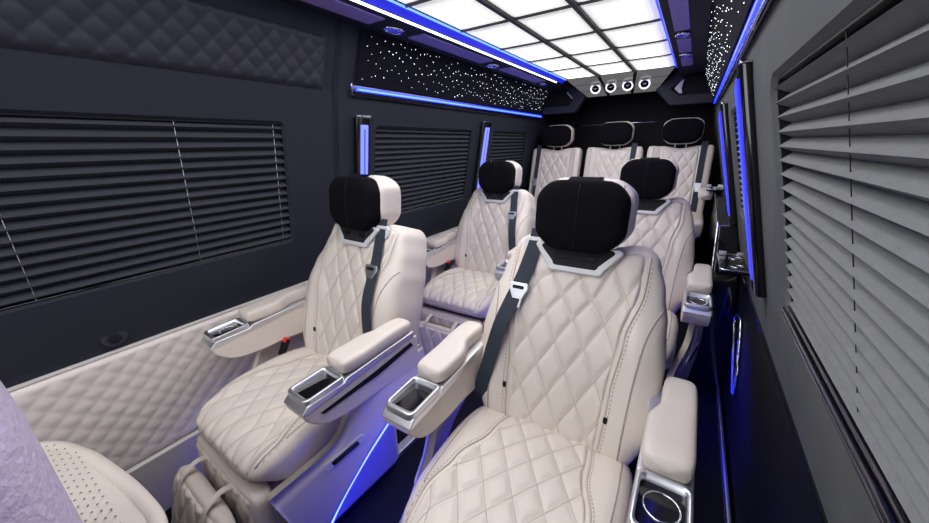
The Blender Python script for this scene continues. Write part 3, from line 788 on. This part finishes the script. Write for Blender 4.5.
# smoked tiles sloping down from the lit ceiling to the arch
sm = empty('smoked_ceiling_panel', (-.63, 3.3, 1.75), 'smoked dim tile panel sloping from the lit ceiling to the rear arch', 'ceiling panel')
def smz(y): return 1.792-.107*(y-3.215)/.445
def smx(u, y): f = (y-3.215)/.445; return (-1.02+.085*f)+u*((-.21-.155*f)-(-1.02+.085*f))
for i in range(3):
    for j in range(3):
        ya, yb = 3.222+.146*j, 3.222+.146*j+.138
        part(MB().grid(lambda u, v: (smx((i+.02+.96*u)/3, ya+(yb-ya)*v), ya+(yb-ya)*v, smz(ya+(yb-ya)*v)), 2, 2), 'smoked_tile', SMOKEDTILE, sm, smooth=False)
for i in (1, 2): part(MB().tube([(smx(i/3, 3.215), 3.215, smz(3.215)-.004), (smx(i/3, 3.66), 3.66, smz(3.66)-.004)], .012, 6), 'long_bar', BLACKMATT, sm)
part(MB().grid(lambda u, v: (smx(u, 3.21+.45*v), 3.21+.45*v, smz(3.21+.45*v)+.008), 1, 1), 'backing_plate', BLACKMATT, sm, smooth=False)
for k, x in enumerate((-.815, -.690, -.558, -.432)):
    yy = 3.42; z = smz(yy)-.020
    t = empty('ring_light', (x, yy, z), 'small round ring light below the smoked panel, ' + ('first', 'second', 'third', 'fourth')[k] + ' from the starlit wall', 'ring light', 'four ring lights in a row')
    nv = Vector((.1, -.85, -.5)).normalized(); uv = Vector((1, 0, 0)); vv = nv.cross(uv)
    c = Vector((x, yy, z))
    ring = [tuple(c+uv*.037*math.cos(2*PI*q/32)+vv*.037*math.sin(2*PI*q/32)) for q in range(32)]
    part(MB().tube(ring, .0065, 8, closed=True), 'ring', RINGLED, t)
    mb = MB(); mb.v = [tuple(c+nv*.004)]+[tuple(c+uv*.031*math.cos(2*PI*q/24)+vv*.031*math.sin(2*PI*q/24)) for q in range(24)]
    mb.f = [[0, 1+q, 1+(q+1) % 24] for q in range(24)]
    part(mb, 'lens', BLACKGLOSS, t)
    mb = MB()
    mb.v = [tuple(c+nv*.006+uv*a+vv*b) for a, b in ((-.015, .006), (0, -.003), (.015, .006), (.008, .010), (0, .004), (-.008, .010))]
    mb.f = [[0, 1, 4, 5], [1, 2, 3, 4]]
    part(mb, 'emblem', WHITEPL, t, smooth=False)
setp(MB().tube([(-1.30, 3.72, 1.445), (.02, 3.72, 1.445)], .006, 8).build('chrome_rail', CHROME), 'thin chrome rail spanning behind the rear headrests', 'rail')

# ------------------------------------------------------------------ right side: trays, console, sill, handle
def tray(x0, x1, y0, y1, z, label):
    t = empty('cup_holder_tray', ((x0+x1)/2, (y0+y1)/2, z), label, 'tray', 'wall cup holder trays')
    part(MB().box(x0, x1, y0, y1, z-.012, z), 'plate', BLACKGLOSS, t, smooth=False, bevel=.004)
    mbp = [(x, y, z+.001) for x, y in rrect(x1-x0, y1-y0, .015, 4, (x0+x1)/2, (y0+y1)/2)]
    part(MB().tube(mbp, .0035, 6, closed=True), 'rim', CHROME, t)
    for q in (-.25, .25):
        cx, cyy = (x0+x1)/2+.01, (y0+y1)/2+q*(y1-y0)
        part(MB().tube([(cx+.022*math.cos(2*PI*a/20), cyy+.022*math.sin(2*PI*a/20), z+.002) for a in range(20)], .002, 6, closed=True), 'cup_ring', CHROME, t)
    for q in (-.05, .02):
        part(MB().box((x0+x1)/2+q, (x0+x1)/2+q+.03, y1-.03, y1-.018, z, z+.02), 'clip', SILVER, t, smooth=False, bevel=.003)
tray(.158, .262, 1.72, 1.98, .765, 'black chrome-rimmed cup holder tray on the wall below the small grey blind')
tray(.10, .20, 2.95, 3.12, .955, 'black chrome-rimmed cup holder tray beside the rear bench')
prof = [(1.98, 0), (1.98, .60), (2.04, .72), (2.20, .86), (2.95, .93), (2.95, 0)]
co = MB().prism(prof, lambda y, z: (.155, y, z), lambda y, z: (wx(1, z)-.006, y, z)).build('side_console', BLACKGLOSS, wall_right, smooth=False, bevel=.01)
part(MB().tube([(.153, y, z) for y, z in [(1.98, .05), (1.98, .60), (2.04, .72), (2.20, .86), (2.95, .93)]], .005, 8), 'edge_trim', CHROME, co)
setp(MB().box(.278, .292, -.4, 3.0, .0, .035).build('sill_strip', SILVER, smooth=False, bevel=.004), 'long chrome sill strip at the foot of the black lower wall', 'sill strip')
hp = smooth_path([(wx(1, h)-.013, y, h) for y, h in ((1.73, .55), (1.86, .52), (1.90, .47), (1.80, .38), (1.66, .28), (1.60, .26), (1.60, .33), (1.66, .46), (1.73, .55))], 5)[:-1]
gh = empty('pull_handle', (.27, 1.8, .3), 'slim chrome pull handle loop on the black lower wall', 'handle')
part(MB().tube(hp, .007, 8, closed=True), 'grip', CHROME, gh)
# round knob on the left wall
kb = empty('wall_knob', (-1.50, .218, .715), 'small oval black knob on the wall just above the dado', 'knob')
def disc(rr, o0, o1, name, m):
    mb = MB(); xw = wx(-1, .715)
    P0 = [(rr*1.25*math.cos(2*PI*k/24), rr*math.sin(2*PI*k/24)) for k in range(24)]
    mb.prism(P0, lambda u, v: (xw+o0+(.17*-v), .218+u, .722+v), lambda u, v: (xw+o1+(.17*-v), .218+u, .722+v))
    part(mb, name, m, kb, smooth=False, bevel=.002)
disc(.026, .0, .006, 'base_ring', SUEDEQ); disc(.013, .005, .014, 'button', BLACKMATT)

# ------------------------------------------------------------------ rear-facing seat in the corner
fs = empty('rear_facing_seat', (-.95, -.2, 0), 'grained cream seat, back tinted for lavender light, with perforated piped cushion, nearest the wide blind', 'seat')
def fpart(mb, name, m, parent=fs, **kw):
    o = mb.build(name, m, None, **kw); o.parent = parent
    if parent is fs: o.matrix_parent_inverse = Matrix.Translation(-Vector(fs.location))
    return o
# cushion outline (plan view) at height .58
rim = smooth_path([(-1.36, -.45, .575), (-1.36, -.10, .575), (-1.30, .0, .575), (-1.18, .045, .577), (-1.05, .066, .580), (-.90, .080, .580), (-.78, .075, .578), (-.66, .02, .575), (-.62, -.12, .572), (-.62, -.45, .57)], 6)
top = MB(); b = 0
top.v = [(-.98, -.22, .580)]
K = 5
for j in range(1, K+1):
    for p in rim: top.v.append((-.98+(p.x+.98)*j/K, -.22+(p.y+.22)*j/K, .583-.004*(j == K)+(p.z-.577)*j/K))
n = len(rim)
top.f = [[0, 1+i, 2+i] for i in range(n-1)]
for j in range(K-1):
    for i in range(n-1): top.f.append([1+j*n+i, 1+(j+1)*n+i, 2+(j+1)*n+i, 2+j*n+i])
cush = fpart(top, 'cushion_top', LEATHER)
skirt = MB(); skirt.grid(lambda u, v: (lambda p: (p.x, p.y-.02*v, p.z-.16*v))(rim[min(n-1, int(round(u*(n-1))))]), n-1, 4)
fpart(skirt, 'cushion_side', LEATHER2)
fpart(MB().tube([tuple(p) for p in rim], .014, 10), 'cushion_piping', LEATHER)
pf = MB()
for i in range(26):
    for j in range(44):
        x = -1.33+.68*i/25+(.0136 if j % 2 else 0); y = -.44+.50*j/43
        k = min(1, max(0, ((x+.98)/.36)**2)); lim = .058-.09*k*k
        if y < lim-.01 and (j % 9):
            bb = len(pf.v); r = .0024
            for q in range(6): pf.v.append((x+r*math.cos(q*PI/3), y+r*math.sin(q*PI/3), .5892))
            pf.f.append([bb+q for q in range(6)])
po = fpart(pf, 'perforations', PERF, smooth=False); po['kind'] = 'stuff'
fpart(MB().box(-1.33, -.66, -.46, -.02, .05, .44), 'pedestal', BLACKMATT, smooth=False, bevel=.02)
# backrest: rounded, grained, close to the lens
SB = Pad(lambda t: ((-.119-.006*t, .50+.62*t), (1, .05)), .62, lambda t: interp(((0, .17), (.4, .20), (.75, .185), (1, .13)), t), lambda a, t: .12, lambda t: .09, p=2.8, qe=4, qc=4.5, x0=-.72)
SB.shell('backrest', HIDE_BLUELIT, fs, 30, 34).matrix_parent_inverse = Matrix.Translation(-Vector(fs.location))
